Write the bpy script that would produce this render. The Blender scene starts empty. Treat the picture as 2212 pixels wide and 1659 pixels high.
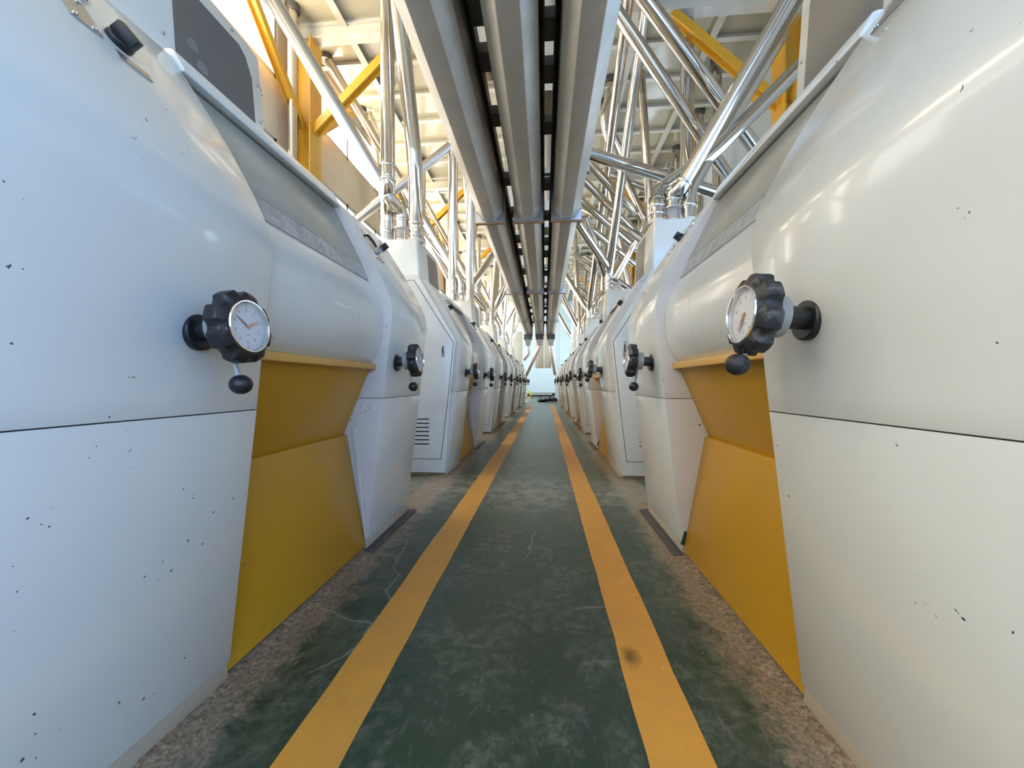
import bpy, bmesh, math, random
from mathutils import Vector, Matrix
random.seed(7)
PI = math.pi
S = bpy.context.scene
COL = S.collection

# ------------------------------------------------------------------ camera
YAW = math.atan(70/830.0)
CAM = Vector((0, 0, 0.9))
cd = bpy.data.cameras.new('camera'); cam = bpy.data.objects.new('camera', cd); COL.objects.link(cam)
cam.location = CAM; cam.rotation_euler = (PI/2, 0, YAW)
cd.sensor_width = 36; cd.lens = 830/2212*36; cd.clip_start = 0.05; cd.clip_end = 200
S.camera = cam
# ------------------------------------------------------------------ view, world
S.view_settings.view_transform = 'Standard'; S.view_settings.look = 'None'
S.view_settings.gamma = 1.0; S.view_settings.use_curve_mapping = False
S.view_settings.exposure = 0.28
S.cycles.use_denoising = True
S.cycles.max_bounces = 6; S.cycles.diffuse_bounces = 3; S.cycles.glossy_bounces = 4
S.cycles.transparent_max_bounces = 8; S.cycles.transmission_bounces = 3
S.cycles.sample_clamp_indirect = 6.0; S.cycles.caustics_reflective = False; S.cycles.caustics_refractive = False
W = bpy.data.worlds.new('world'); S.world = W; W.use_nodes = True
bg = W.node_tree.nodes['Background']; bg.inputs[0].default_value = (0.62, 0.78, 1.0, 1); bg.inputs[1].default_value = 1.0

# ------------------------------------------------------------------ daylight through the windows
XL, XR, YB, YF, ZC = -4.25, 4.0, 28.4, -3.2, 7.0
AX = -0.117                     # middle of the aisle
WARM = (1.0, 0.84, 0.60); SOFT = (1.0, 0.93, 0.84); BLUE = (0.46, 0.69, 1.0)
WIN_Y = [(-2.4, 0.9), (1.6, 5.8), (6.6, 10.8), (11.6, 15.8), (16.6, 20.8), (21.6, 27.6)]
PANE_L, PANE_H, PANE_R, PANE_B, PANE_F = 3.6, 15.0, 3.5, 6.2, 4.6     # brightness of the hazy panes: left, left high, right, behind, far end
# ------------------------------------------------------------------ materials
def nmat(name):
    m = bpy.data.materials.new(name); m.use_nodes = True
    nt = m.node_tree; b = nt.nodes['Principled BSDF']; return m, nt, b
def N(nt, t, **kw):
    n = nt.nodes.new(t)
    for k, v in kw.items(): setattr(n, k, v)
    return n
def texco(nt, scale=(1, 1, 1), kind='Object'):
    tc = N(nt, 'ShaderNodeTexCoord'); mp = N(nt, 'ShaderNodeMapping'); mp.inputs['Scale'].default_value = scale
    nt.links.new(tc.outputs[kind], mp.inputs[0]); return mp.outputs[0]
def noise(nt, vec, scale, detail=4, rough=0.55, dist=0.0):
    n = N(nt, 'ShaderNodeTexNoise'); n.inputs['Scale'].default_value = scale; n.inputs['Detail'].default_value = detail
    n.inputs['Roughness'].default_value = rough; n.inputs['Distortion'].default_value = dist
    nt.links.new(vec, n.inputs['Vector']); return n.outputs['Fac']
def ramp(nt, fac, stops):
    r = N(nt, 'ShaderNodeValToRGB'); e = r.color_ramp.elements
    while len(e) < len(stops): e.new(0.5)
    for el, (p, c) in zip(e, stops):
        el.position = p; el.color = (c, c, c, 1) if isinstance(c, (int, float)) else (*c, 1)
    nt.links.new(fac, r.inputs[0]); return r.outputs[0]
def mix(nt, fac, a, b):
    m = N(nt, 'ShaderNodeMix', data_type='RGBA')
    for sock, v in ((m.inputs[0], fac), (m.inputs[6], a), (m.inputs[7], b)):
        if isinstance(v, (int, float)): sock.default_value = v
        elif isinstance(v, tuple): sock.default_value = (*v, 1)
        else: nt.links.new(v, sock)
    return m.outputs[2]
def mul(nt, a, b):
    m = N(nt, 'ShaderNodeMath', operation='MULTIPLY')
    for s, v in ((m.inputs[0], a), (m.inputs[1], b)):
        if isinstance(v, (int, float)): s.default_value = v
        else: nt.links.new(v, s)
    return m.outputs[0]
def bump(nt, b, h, strength, dist=0.01):
    n = N(nt, 'ShaderNodeBump'); n.inputs['Strength'].default_value = strength; n.inputs['Distance'].default_value = dist
    nt.links.new(h, n.inputs['Height']); nt.links.new(n.outputs[0], b.inputs['Normal'])
def simple(name, col, rough=0.5, metal=0.0, spec=0.5, coat=0.0):
    m, nt, b = nmat(name)
    b.inputs['Base Color'].default_value = (*col, 1); b.inputs['Roughness'].default_value = rough
    b.inputs['Metallic'].default_value = metal; b.inputs['Specular IOR Level'].default_value = spec
    b.inputs['Coat Weight'].default_value = coat; b.inputs['Coat Roughness'].default_value = 0.12
    return m
def painted(name, col, dirt, rough=0.3, coat=0.25, chips=0.0, amt=0.25, scale=2.0, blot=0.0):
    """enamel paint with soft grime and a few sharp chips"""
    m, nt, b = nmat(name); v = texco(nt)
    g = ramp(nt, noise(nt, v, scale, 5, 0.6, 0.3), [(0.45, 0.0), (0.8, amt)])
    c = mix(nt, g, col, dirt)
    if chips:
        s = ramp(nt, noise(nt, v, 75, 2, 0.4), [(chips, 0.0), (chips+0.012, 1.0)])
        t = ramp(nt, noise(nt, v, 5, 2, 0.5), [(0.58, 0.0), (0.60, 1.0)])
        c = mix(nt, mul(nt, s, t), c, (0.08, 0.08, 0.085))
    nt.links.new(c, b.inputs['Base Color'])
    b.inputs['Roughness'].default_value = rough; b.inputs['Coat Weight'].default_value = coat
    b.inputs['Coat Roughness'].default_value = 0.09
    bump(nt, b, noise(nt, v, 9, 2), 0.06, 0.01)
    return m
M = {}
M['white'] = painted('white_enamel', (0.71, 0.735, 0.71), (0.58, 0.57, 0.50), 0.28, 0.5, 0.725, 0.25)
M['cheek'] = painted('dusty_white', (0.66, 0.61, 0.56), (0.42, 0.35, 0.28), 0.5, 0.0, 0.70, 0.45, 3)
M['door'] = painted('door_white', (0.72, 0.74, 0.72), (0.45, 0.43, 0.34), 0.35, 0.2, 0.71, 0.35, 4)
M['yellow'] = painted('ochre_enamel', (0.55, 0.295, 0.014), (0.45, 0.25, 0.035), 0.42, 0.15, 0.74, 0.5, 2.5)
M['ledge_yellow'] = painted('ochre_dusty', (0.68, 0.40, 0.10), (0.6, 0.42, 0.2), 0.5, 0.0, 0, 0.6, 9)
M['black'] = simple('black_plastic', (0.012, 0.013, 0.017), 0.38)
def dusty_black():
    m, nt, b = nmat('dusty_black'); v = texco(nt)
    f = ramp(nt, noise(nt, v, 26, 5, 0.7), [(0.50, 0.0), (0.72, 0.5)])
    nt.links.new(mix(nt, f, (0.014, 0.015, 0.018), (0.25, 0.24, 0.22)), b.inputs['Base Color']); b.inputs['Roughness'].default_value = 0.5
    return m
M['dblack'] = dusty_black()
M['gap'] = simple('dark_gap', (0.02, 0.02, 0.022), 0.8)
M['seam'] = simple('seam_shadow', (0.015, 0.015, 0.015), 0.9)
M['dial'] = simple('dial_white', (0.70, 0.71, 0.74), 0.5)
M['orange'] = simple('needle_orange', (0.75, 0.27, 0.06), 0.5)
M['ink'] = simple('dial_ink', (0.06, 0.06, 0.07), 0.6)
M['needle'] = simple('needle_grey', (0.05, 0.055, 0.06), 0.4)
M['chrome'] = simple('chrome', (0.78, 0.79, 0.80), 0.14, 1.0)
M['galv'] = simple('cast_grey', (0.36, 0.38, 0.38), 0.5, 0.2)
M['shaft'] = simple('dark_shaft', (0.05, 0.05, 0.05), 0.4, 0.6)
def steel(name, col, rough, streak=0.5, metal=1.0):
    m, nt, b = nmat(name); v = texco(nt, (1, 1, 1))
    n = noise(nt, v, 3.0, 6, 0.65, 0.8)
    nt.links.new(mix(nt, ramp(nt, n, [(0.35, 0.0), (0.75, streak)]), col, tuple(c*0.62 for c in col)), b.inputs['Base Color'])
    r = N(nt, 'ShaderNodeMapRange'); r.inputs[3].default_value = rough*0.75; r.inputs[4].default_value = rough*1.4
    nt.links.new(noise(nt, v, 7, 4), r.inputs[0]); nt.links.new(r.outputs[0], b.inputs['Roughness'])
    b.inputs['Metallic'].default_value = metal
    bump(nt, b, noise(nt, v, 6, 3), 0.08, 0.01)
    return m
M['pipe'] = steel('polished_steel', (0.62, 0.59, 0.55), 0.10, 0.3)
M['satin'] = steel('satin_steel', (0.62, 0.60, 0.56), 0.30, 0.3)
M['trough'] = steel('dull_steel', (0.53, 0.485, 0.415), 0.42, 0.5, 0.45)
M['darksteel'] = steel('grimy_steel', (0.14, 0.135, 0.13), 0.5, 0.6, 0.6)
M['rust'] = steel('rusty_edge', (0.42, 0.26, 0.15), 0.6, 0.8, 0.2)
M['plate'] = steel('plate_steel', (0.55, 0.55, 0.56), 0.3, 0.5, 0.9)
M['sleeve'] = simple('cream_sleeve', (0.76, 0.73, 0.65), 0.9)
M['column'] = painted('column_ochre', (0.72, 0.39, 0.03), (0.55, 0.30, 0.05), 0.4, 0.2, 0, 0.4, 2)
M['ceil'] = painted('ceiling_enamel', (0.50, 0.47, 0.36), (0.40, 0.33, 0.2), 0.22, 0.5, 0, 0.25, 0.9)
M['rib'] = painted('rib_enamel', (0.66, 0.65, 0.58), (0.42, 0.36, 0.24), 0.3, 0.3, 0, 0.4, 1.5)
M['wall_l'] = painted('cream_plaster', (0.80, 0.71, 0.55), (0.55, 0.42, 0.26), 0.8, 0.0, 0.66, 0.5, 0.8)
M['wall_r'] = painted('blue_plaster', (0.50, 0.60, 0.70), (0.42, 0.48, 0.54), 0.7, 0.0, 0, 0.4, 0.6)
M['wall_b'] = painted('pale_blue_plaster', (0.60, 0.77, 0.88), (0.50, 0.63, 0.74), 0.7, 0.0, 0, 0.3, 1.0)
M['pillar'] = painted('grey_pillar', (0.50, 0.52, 0.47), (0.42, 0.42, 0.36), 0.7, 0.0, 0, 0.4, 1.0)
M['frame'] = simple('window_frame', (0.45, 0.45, 0.43), 0.5)
M['base'] = simple('dark_skirting', (0.02, 0.022, 0.026), 0.5)
M['foot'] = painted('chipped_foot', (0.46, 0.40, 0.31), (0.06, 0.09, 0.06), 0.6, 0.0, 0, 0.0, 6)
M['bran'] = None
def glassy(name, tint, alpha, rough=0.1):
    m, nt, b = nmat(name)
    b.inputs['Base Color'].default_value = (*tint, 1); b.inputs['Roughness'].default_value = rough
    b.inputs['Alpha'].default_value = alpha
    return m
M['pane'] = glassy('grey_pane', (0.13, 0.135, 0.135), 0.82, 0.22)
M['disc'] = simple('dim_disc', (0.20, 0.21, 0.22), 0.5)
M['pane2'] = glassy('pale_grey_pane', (0.24, 0.23, 0.21), 0.85, 0.3)  # paler grey pane for the sight windows of the right row
M['clear'] = glassy('clear_tube', (0.75, 0.77, 0.78), 0.35, 0.06)
M['dglass'] = glassy('dial_glass', (0.9, 0.9, 0.9), 0.10, 0.03)
def acrylic():
    m, nt, b = nmat('dusty_acrylic'); v = texco(nt)
    f = ramp(nt, noise(nt, v, 5, 6, 0.7, 0.5), [(0.4, 0.0), (0.75, 0.5)])
    nt.links.new(mix(nt, f, (0.40, 0.39, 0.33), (0.55, 0.54, 0.50)), b.inputs['Base Color'])
    b.inputs['Roughness'].default_value = 0.22; b.inputs['Alpha'].default_value = 0.93
    return m
M['acrylic'] = acrylic()
def strip():
    m, nt, b = nmat('sight_strip'); v = texco(nt)
    f = ramp(nt, noise(nt, v, 14, 6, 0.75, 1.0), [(0.42, 0.0), (0.66, 1.0)])
    nt.links.new(mix(nt, f, (0.42, 0.43, 0.42), (0.62, 0.62, 0.60)), b.inputs['Base Color'])
    b.inputs['Roughness'].default_value = 0.25; b.inputs['Alpha'].default_value = 0.85
    return m
M['strip'] = strip()
def floor_mat():
    m, nt, b = nmat('green_floor'); v = texco(nt)
    n1 = noise(nt, v, 1.1, 7, 0.62, 0.4); n2 = noise(nt, v, 4.5, 8, 0.7, 0.6); n3 = noise(nt, v, 22, 6, 0.75)
    c = mix(nt, ramp(nt, n1, [(0.35, 0.0), (0.65, 1.0)]), (0.011, 0.043, 0.020), (0.034, 0.048, 0.037))
    # flour dust, in patches and along the machine feet
    dust = mul(nt, ramp(nt, n2, [(0.46, 0.0), (0.66, 1.0)]), ramp(nt, n3, [(0.44, 0.05), (0.60, 1.0)]))
    c = mix(nt, mul(nt, dust, 0.55), c, (0.27, 0.26, 0.21))
    sc = noise(nt, texco(nt, (22, 7, 1)), 2.0, 8, 0.75, 1.2)
    c = mix(nt, ramp(nt, sc, [(0.55, 0.0), (0.62, 0.35)]), c, (0.16, 0.17, 0.14))
    sx = N(nt, 'ShaderNodeSeparateXYZ'); nt.links.new(v, sx.inputs[0])
    a = N(nt, 'ShaderNodeMath', operation='ADD'); a.inputs[1].default_value = -AX; nt.links.new(sx.outputs[0], a.inputs[0])
    ab = N(nt, 'ShaderNodeMath', operation='ABSOLUTE'); nt.links.new(a.outputs[0], ab.inputs[0])
    edge = ramp(nt, ab.outputs[0], [(0.52, 0.0), (0.90, 1.0)])
    n4 = noise(nt, v, 9, 8, 0.75, 0.8)
    e2 = mul(nt, edge, ramp(nt, n4, [(0.44, 0.0), (0.60, 1.0)]))
    c = mix(nt, mul(nt, e2, 0.6), c, (0.33, 0.30, 0.23))
    sb = N(nt, 'ShaderNodeMath', operation='MULTIPLY_ADD'); nt.links.new(noise(nt, v, 13, 9, 0.8, 0.6), sb.inputs[0]); sb.inputs[1].default_value = 0.42; nt.links.new(ab.outputs[0], sb.inputs[2])
    br = ramp(nt, sb.outputs[0], [(0.90, 0.0), (0.97, 1.0)])
    brc = mix(nt, ramp(nt, noise(nt, v, 70, 5, 0.8), [(0.38, 0.0), (0.62, 1.0)]), (0.13, 0.09, 0.06), (0.42, 0.33, 0.23))
    c = mix(nt, mul(nt, mul(nt, br, 0.9), ramp(nt, ab.outputs[0], [(0.93, 1.0), (1.03, 0.0)])), c, brc)
    # cross band of spilled flour between the first mills
    by = N(nt, 'ShaderNodeMath', operation='SUBTRACT'); by.inputs[1].default_value = 3.25; nt.links.new(sx.outputs[1], by.inputs[0])
    bb = N(nt, 'ShaderNodeMath', operation='ABSOLUTE'); nt.links.new(by.outputs[0], bb.inputs[0])
    band = ramp(nt, bb.outputs[0], [(0.12, 1.0), (0.62, 0.0)])
    e3 = mul(nt, band, ramp(nt, noise(nt, v, 7, 8, 0.72, 0.4), [(0.42, 0.0), (0.62, 1.0)]))
    c = mix(nt, mul(nt, e3, 0.6), c, (0.36, 0.34, 0.27))
    # pale flecks
    sp = ramp(nt, noise(nt, v, 75, 3, 0.6, 0.5), [(0.745, 0.0), (0.76, 0.8)])
    c = mix(nt, sp, c, (0.5, 0.49, 0.40))
    # cracks
    wv = N(nt, 'ShaderNodeMix', data_type='RGBA'); wv.inputs[0].default_value = 0.13
    nn = N(nt, 'ShaderNodeTexNoise'); nn.inputs['Scale'].default_value = 3.5; nn.inputs['Detail'].default_value = 6; nt.links.new(v, nn.inputs['Vector'])
    nt.links.new(v, wv.inputs[6]); nt.links.new(nn.outputs['Color'], wv.inputs[7])
    vo = N(nt, 'ShaderNodeTexVoronoi', feature='DISTANCE_TO_EDGE'); vo.inputs['Scale'].default_value = 1.25
    nt.links.new(wv.outputs[2], vo.inputs['Vector'])
    cr = mul(nt, ramp(nt, vo.outputs['Distance'], [(0.0, 1.0), (0.006, 0.0)]), ramp(nt, noise(nt, v, 1.7, 2), [(0.5, 0.0), (0.56, 1.0)]))
    c = mix(nt, mul(nt, cr, 0.55), c, (0.36, 0.36, 0.30))
    nt.links.new(c, b.inputs['Base Color'])
    r = N(nt, 'ShaderNodeMapRange'); r.inputs[3].default_value = 0.16; r.inputs[4].default_value = 0.50
    nt.links.new(n2, r.inputs[0]); nt.links.new(r.outputs[0], b.inputs['Roughness'])
    bump(nt, b, mix(nt, 0.5, n3, n2), 0.6, 0.008)
    return m
M['floor'] = floor_mat()
def stripe_mat():
    m, nt, b = nmat('orange_line_paint'); v = texco(nt)
    c = mix(nt, ramp(nt, noise(nt, v, 6, 8, 0.7, 0.5), [(0.4, 0.0), (0.75, 0.55)]), (0.66, 0.31, 0.045), (0.46, 0.24, 0.07))
    c = mix(nt, ramp(nt, noise(nt, v, 30, 3, 0.5), [(0.70, 0.0), (0.73, 0.8)]), c, (0.55, 0.47, 0.36))
    di = N(nt, 'ShaderNodeVectorMath', operation='DISTANCE'); nt.links.new(texco(nt, (1, 0.62, 0)), di.inputs[0]); di.inputs[1].default_value = (0.283, 1.293*0.62, 0)
    so = N(nt, 'ShaderNodeMath', operation='MULTIPLY_ADD'); nt.links.new(noise(nt, v, 28, 7, 0.75, 0.5), so.inputs[0]); so.inputs[1].default_value = 0.06; nt.links.new(di.outputs['Value'], so.inputs[2])
    c = mix(nt, ramp(nt, so.outputs[0], [(0.038, 0.85), (0.068, 0.0)]), c, (0.13, 0.065, 0.008))
    nt.links.new(c, b.inputs['Base Color']); b.inputs['Roughness'].default_value = 0.48
    bump(nt, b, noise(nt, v, 25, 5), 0.25, 0.004)
    return m
M['stripe'] = stripe_mat()
def bran_mat():
    m, nt, b = nmat('bran_dust'); v = texco(nt)
    n = noise(nt, v, 60, 5, 0.8)
    c = mix(nt, ramp(nt, n, [(0.38, 0.0), (0.62, 1.0)]), (0.16, 0.105, 0.065), (0.50, 0.38, 0.26))
    c = mix(nt, ramp(nt, noise(nt, v, 8, 5, 0.7), [(0.5, 0.0), (0.7, 0.55)]), c, (0.10, 0.09, 0.075))
    nt.links.new(c, b.inputs['Base Color']); b.inputs['Roughness'].default_value = 0.95
    bump(nt, b, n, 0.9, 0.01)
    return m
M['bran'] = bran_mat()
M['oil'] = simple('oil_stain', (0.17, 0.085, 0.012), 0.35)

def lit_pane(name, col, k):
    m = bpy.data.materials.new(name); m.use_nodes = True; nt = m.node_tree; nt.nodes.clear()
    e = nt.nodes.new('ShaderNodeEmission'); e.inputs[0].default_value = (*col, 1); e.inputs[1].default_value = k
    o = nt.nodes.new('ShaderNodeOutputMaterial'); nt.links.new(e.outputs[0], o.inputs[0]); return m
M['pane_l'] = lit_pane('hazy_pane_warm', SOFT, PANE_L); M['pane_h'] = lit_pane('hazy_pane_high', WARM, PANE_H)
M['pane_l2'] = lit_pane('hazy_pane_warm_far', SOFT, PANE_L*1.9); M['pane_r2'] = lit_pane('hazy_pane_cool_far', (0.74, 0.87, 1.0), PANE_R*1.7)
M['pane_r'] = lit_pane('hazy_pane_blue', BLUE, PANE_R); M['pane_b'] = lit_pane('hazy_pane_behind', (0.33, 0.56, 1.0), PANE_B)
M['pane_b2'] = lit_pane('hazy_pane_behind_soft', (0.90, 0.97, 1.0), PANE_B*0.5)
M['pane_f'] = lit_pane('hazy_pane_end_bay', (0.80, 0.92, 1.0), PANE_F)
# ------------------------------------------------------------------ mesh helpers
class MB:
    def __init__(s): s.v = []; s.f = []; s.mi = []; s.cur = 0
    def add(s, vs, fs):
        o = len(s.v); s.v += [tuple(p) for p in vs]
        s.f += [tuple(o+i for i in f) for f in fs]; s.mi += [s.cur]*len(fs)
    def prism(s, prof, y0, y1):
        n = len(prof)
        vs = [(x, y0, z) for x, z in prof] + [(x, y1, z) for x, z in prof]
        s.add(vs, [tuple(range(n)), tuple(range(2*n-1, n-1, -1))] + [(i, n+i, n+(i+1) % n, (i+1) % n) for i in range(n)])
    def box(s, a, b):
        (x0, y0, z0), (x1, y1, z1) = a, b
        s.prism([(x0, z0), (x1, z0), (x1, z1), (x0, z1)], y0, y1)
    def boxm(s, mtx, hx, hy, hz):
        c = [mtx @ Vector((sx*hx, sy*hy, sz*hz)) for sz in (-1, 1) for sy in (-1, 1) for sx in (-1, 1)]
        s.add(c, [(0, 2, 3, 1), (4, 5, 7, 6), (0, 1, 5, 4), (2, 6, 7, 3), (0, 4, 6, 2), (1, 3, 7, 5)])
    def lathe(s, prof, mtx=Matrix(), seg=32, rfun=None, cap=True):
        """prof: (r, z) rings about local z"""
        vs = []; fs = []; n = len(prof)
        for r, z in prof:
            for k in range(seg):
                t = 2*PI*k/seg; rr = r if rfun is None else rfun(r, t)
                vs.append(mtx @ Vector((rr*math.cos(t), rr*math.sin(t), z)))
        for j in range(n-1):
            for k in range(seg):
                fs.append((j*seg+k, j*seg+(k+1) % seg, (j+1)*seg+(k+1) % seg, (j+1)*seg+k))
        if cap:
            fs.append(tuple(range(seg-1, -1, -1))); fs.append(tuple((n-1)*seg+k for k in range(seg)))
        s.add(vs, fs)
    def tube(s, pts, r, seg=16, cap=True):
        pts = [Vector(p) for p in pts]; n = len(pts)
        tang = []
        for i in range(n):
            a = pts[max(i-1, 0)]; b = pts[min(i+1, n-1)]; tang.append((b-a).normalized())
        u = tang[0].orthogonal().normalized(); vs = []; fs = []
        for i in range(n):
            t = tang[i]; u = (u-t*u.dot(t)).normalized(); w = t.cross(u)
            k0 = 1.0
            if 0 < i < n-1:
                d = (pts[i]-pts[i-1]).normalized().dot((pts[i+1]-pts[i]).normalized())
                k0 = 1/max(0.7, math.cos(math.acos(max(-1, min(1, d)))/2))
            rr = (r[i] if isinstance(r, (list, tuple)) else r)*k0
            for k in range(seg):
                a = 2*PI*k/seg; vs.append(pts[i]+u*(rr*math.cos(a))+w*(rr*math.sin(a)))
        for j in range(n-1):
            for k in range(seg):
                fs.append((j*seg+k, j*seg+(k+1) % seg, (j+1)*seg+(k+1) % seg, (j+1)*seg+k))
        if cap:
            fs.append(tuple(range(seg-1, -1, -1))); fs.append(tuple((n-1)*seg+k for k in range(seg)))
        s.add(vs, fs)
    def ball(s, c, r, seg=24, squash=1.0):
        c = Vector(c); pr = []
        for i in range(1, seg//2):
            a = PI*i/(seg//2); pr.append((r*math.sin(a), -r*math.cos(a)*squash))
        s.lathe(pr, Matrix.Translation(c), seg)
    def build(s, name, mats, parent=None, loc=(0, 0, 0), flip=1, sharp=35, bevel=0, bseg=2):
        me = bpy.data.meshes.new(name)
        vs = s.v if flip == 1 else [(-x, y, z) for x, y, z in s.v]
        me.from_pydata(vs, [], s.f)
        mats = mats if isinstance(mats, (list, tuple)) else [mats]
        for m in mats: me.materials.append(m)
        for p, i in zip(me.polygons, s.mi): p.material_index = i
        bm = bmesh.new(); bm.from_mesh(me)
        bmesh.ops.recalc_face_normals(bm, faces=bm.faces)
        if bevel:
            es = [e for e in bm.edges if len(e.link_faces) == 2 and e.calc_face_angle(0) > math.radians(sharp)]
            bmesh.ops.bevel(bm, geom=es, offset=bevel, segments=bseg, profile=0.5, affect='EDGES', clamp_overlap=True)
        for f in bm.faces: f.smooth = True
        for e in bm.edges:
            if len(e.link_faces) == 2 and e.calc_face_angle(0) > math.radians(30 if bevel else sharp): e.smooth = False
        bm.to_mesh(me); bm.free()
        o = bpy.data.objects.new(name, me); COL.objects.link(o); o.location = loc
        if parent: o.parent = parent
        return o
def tag(o, label=None, cat=None, group=None, kind=None):
    if label: o['label'] = label
    if cat: o['category'] = cat
    if group: o['group'] = group
    if kind: o['kind'] = kind
    return o
def empty(name, loc):
    o = bpy.data.objects.new(name, None); COL.objects.link(o); o.location = loc; o.empty_display_size = 0.1; return o
def copy_tree(o, parent=None, skip=()):
    c = o.copy(); COL.objects.link(c); c.parent = parent
    for ch in list(o.children):
        if ch.name.split('.')[0] in skip: continue
        copy_tree(ch, c, skip)
    return c
def struct(o): o['kind'] = 'structure'; return o
def at(px, py, Y):
    """the point of the room that stands Y metres down the aisle on the line of sight through a photo pixel"""
    u = px-1106.0; v = 829.5-py
    c, s = math.cos(YAW), math.sin(YAW)
    dx = u*c-830*s; dy = u*s+830*c
    return Vector((dx*Y/dy, Y, 0.9+v*Y/dy))
def spline(pts, n=6):
    out = []
    P = [Vector(p) for p in pts]; P = [P[0]*2-P[1]] + P + [P[-1]*2-P[-2]]
    for i in range(1, len(P)-2):
        a, b, c, d = P[i-1:i+3]
        for k in range(n):
            t = k/n
            q = 0.5*((2*b)+(c-a)*t+(2*a-5*b+4*c-d)*t*t+(3*b-a-3*c+d)*t**3)
            out.append(tuple(q))
    out.append(tuple(P[-2])); return out
def fillet(pts, rad=0.25, n=6):
    pts = [Vector(p) for p in pts]; out = [pts[0]]
    for i in range(1, len(pts)-1):
        a, b, c = pts[i-1:i+2]; d1 = (a-b); d2 = (c-b)
        r = min(rad, d1.length*0.45, d2.length*0.45); p = b+d1.normalized()*r; q = b+d2.normalized()*r
        for k in range(n+1):
            t = k/n; out.append(p*(1-t)**2+b*2*t*(1-t)+q*t*t)
    out.append(pts[-1]); return out

# ------------------------------------------------------------------ room
b = MB(); b.box((XL-0.3, YF-0.3, -0.2), (XR+0.3, YB+0.3, 0.0)); struct(b.build('floor', M['floor']))
b = MB(); b.box((XL-0.3, YF-0.3, ZC), (XR+0.3, YB+0.3, ZC+0.2)); struct(b.build('ceiling', M['ceil']))
def side_wall(name, x0, x1, mat, high):
    b = MB()
    ys = [YF-0.3] + [y for ab in WIN_Y for y in ab] + [YB+0.3]
    za, zb = (1.5, 4.8) if high else (1.0, 3.4)
    b.box((x0, YF-0.3, 0), (x1, YB+0.3, za)); b.box((x0, YF-0.3, 6.8), (x1, YB+0.3, ZC))
    b.box((x0, YF-0.3, zb), (x1, YB+0.3, 5.75))
    for i in range(0, len(ys), 2): b.box((x0, ys[i], za), (x1, ys[i+1], zb))
    if high:
        for i in range(0, len(ys), 2): b.box((x0, ys[i], 5.75), (x1, ys[i+1], 6.8))
    else: b.box((x0, YF-0.3, 5.75), (x1, YB+0.3, 6.8))
    struct(b.build(name, mat))
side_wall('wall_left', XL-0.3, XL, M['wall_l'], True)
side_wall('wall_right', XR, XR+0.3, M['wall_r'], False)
wn = 0
for (a, c) in WIN_Y:
    for side, x, bands in ((-1, XL-0.05, ((1.5, 4.8), (5.75, 6.8))), (1, XR+0.05, ((1.0, 3.4),))):
        for z0, z1 in bands:
            b = MB(); t = 0.04
            b.box((x-t, a, z0), (x+t, c, z0+0.07)); b.box((x-t, a, z1-0.07), (x+t, c, z1))
            k = max(2, round((c-a)/1.4))
            for i in range(k+1):
                y = a+0.03+(c-a-0.06)*i/k; b.box((x-t, y-0.03, z0), (x+t, y+0.03, z1))
            if z1-z0 > 2: b.box((x-t, a, (z0+z1)/2), (x+t, c, (z0+z1)/2+0.06))
            wn += 1; w = struct(b.build('window_%d' % wn, M['frame']))
            b = MB(); b.box((x-0.004, a, z0), (x+0.004, c, z1)); b.build('window_pane', M['pane_f' if a > 20 and z0 < 3 else ('pane_r2' if a > 6 else 'pane_r') if side == 1 else (('pane_l2' if a > 6 else 'pane_l') if z0 < 3 else 'pane_h')], w)
b = MB(); b.box((XL, YB, 0), (XR, YB+0.3, ZC)); struct(b.build('wall_back', M['wall_b']))
b = MB(); b.box((XL, YB-0.03, 0), (XR, YB, 0.25)); struct(b.build('baseboard_back', M['base']))
b = MB(); b.box((XL, YF-0.3, 0), (XR, YF, 0.7)); b.box((XL, YF-0.3, 5.3), (XR, YF, ZC))
b.box((XL, YF-0.3, 0.7), (AX-3.3, YF, 5.3)); b.box((AX+3.3, YF-0.3, 0.7), (XR, YF, 5.3)); struct(b.build('wall_front', M['wall_r']))
for nm, (xa, xb, za, zb), y, mt in (('window_behind_1', (AX-3.3, AX, 0.7, 5.3), YF-0.1, 'pane_b2'), ('window_behind_2', (AX, AX+3.3, 0.7, 5.3), YF-0.1, 'pane_b')):
    b = MB()
    for i in range(5):
        x = xa+0.03+(xb-xa-0.06)*i/4; b.box((x-0.03, y-0.04, za), (x+0.03, y+0.04, zb))
    for z in (za+0.03, (za+zb)/2, zb-0.03): b.box((xa, y-0.038, z-0.03), (xb, y+0.038, z+0.03))
    w = struct(b.build(nm, M['frame'])); b = MB(); b.box((xa, y-0.004, za), (xb, y+0.004, zb)); b.build('window_pane', M[mt], w)
# ceiling ribs and beams
tn = 0
def trim(bm, mat=M['rib']):
    global tn
    tn += 1; return struct(bm.build('trim_%d' % tn, mat))
y = 0.55
while y < 28:
    b = MB(); b.box((XL, y-0.02, ZC-0.07), (XR, y+0.02, ZC)); b.box((XL, y-0.05, ZC-0.085), (XR, y+0.05, ZC-0.07)); trim(b); y += 0.807
for x in (-3.35, -2.25, 1.55, 2.9):
    b = MB(); d = 0.16 if x in (-2.25, 1.55) else 0.09
    b.box((x-0.015, YF, ZC-d), (x+0.015, YB, ZC-0.001)); b.box((x-0.06, YF, ZC-d-0.015), (x+0.06, YB, ZC-d)); trim(b)
COLY = [1.2, 6.2, 11.2, 16.2, 21.2]
for y in COLY:
    b = MB(); b.box((XL, y-0.012, ZC-0.30), (XR, y+0.012, ZC)); b.box((XL, y-0.09, ZC-0.32), (XR, y+0.09, ZC-0.30)); trim(b)

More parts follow.
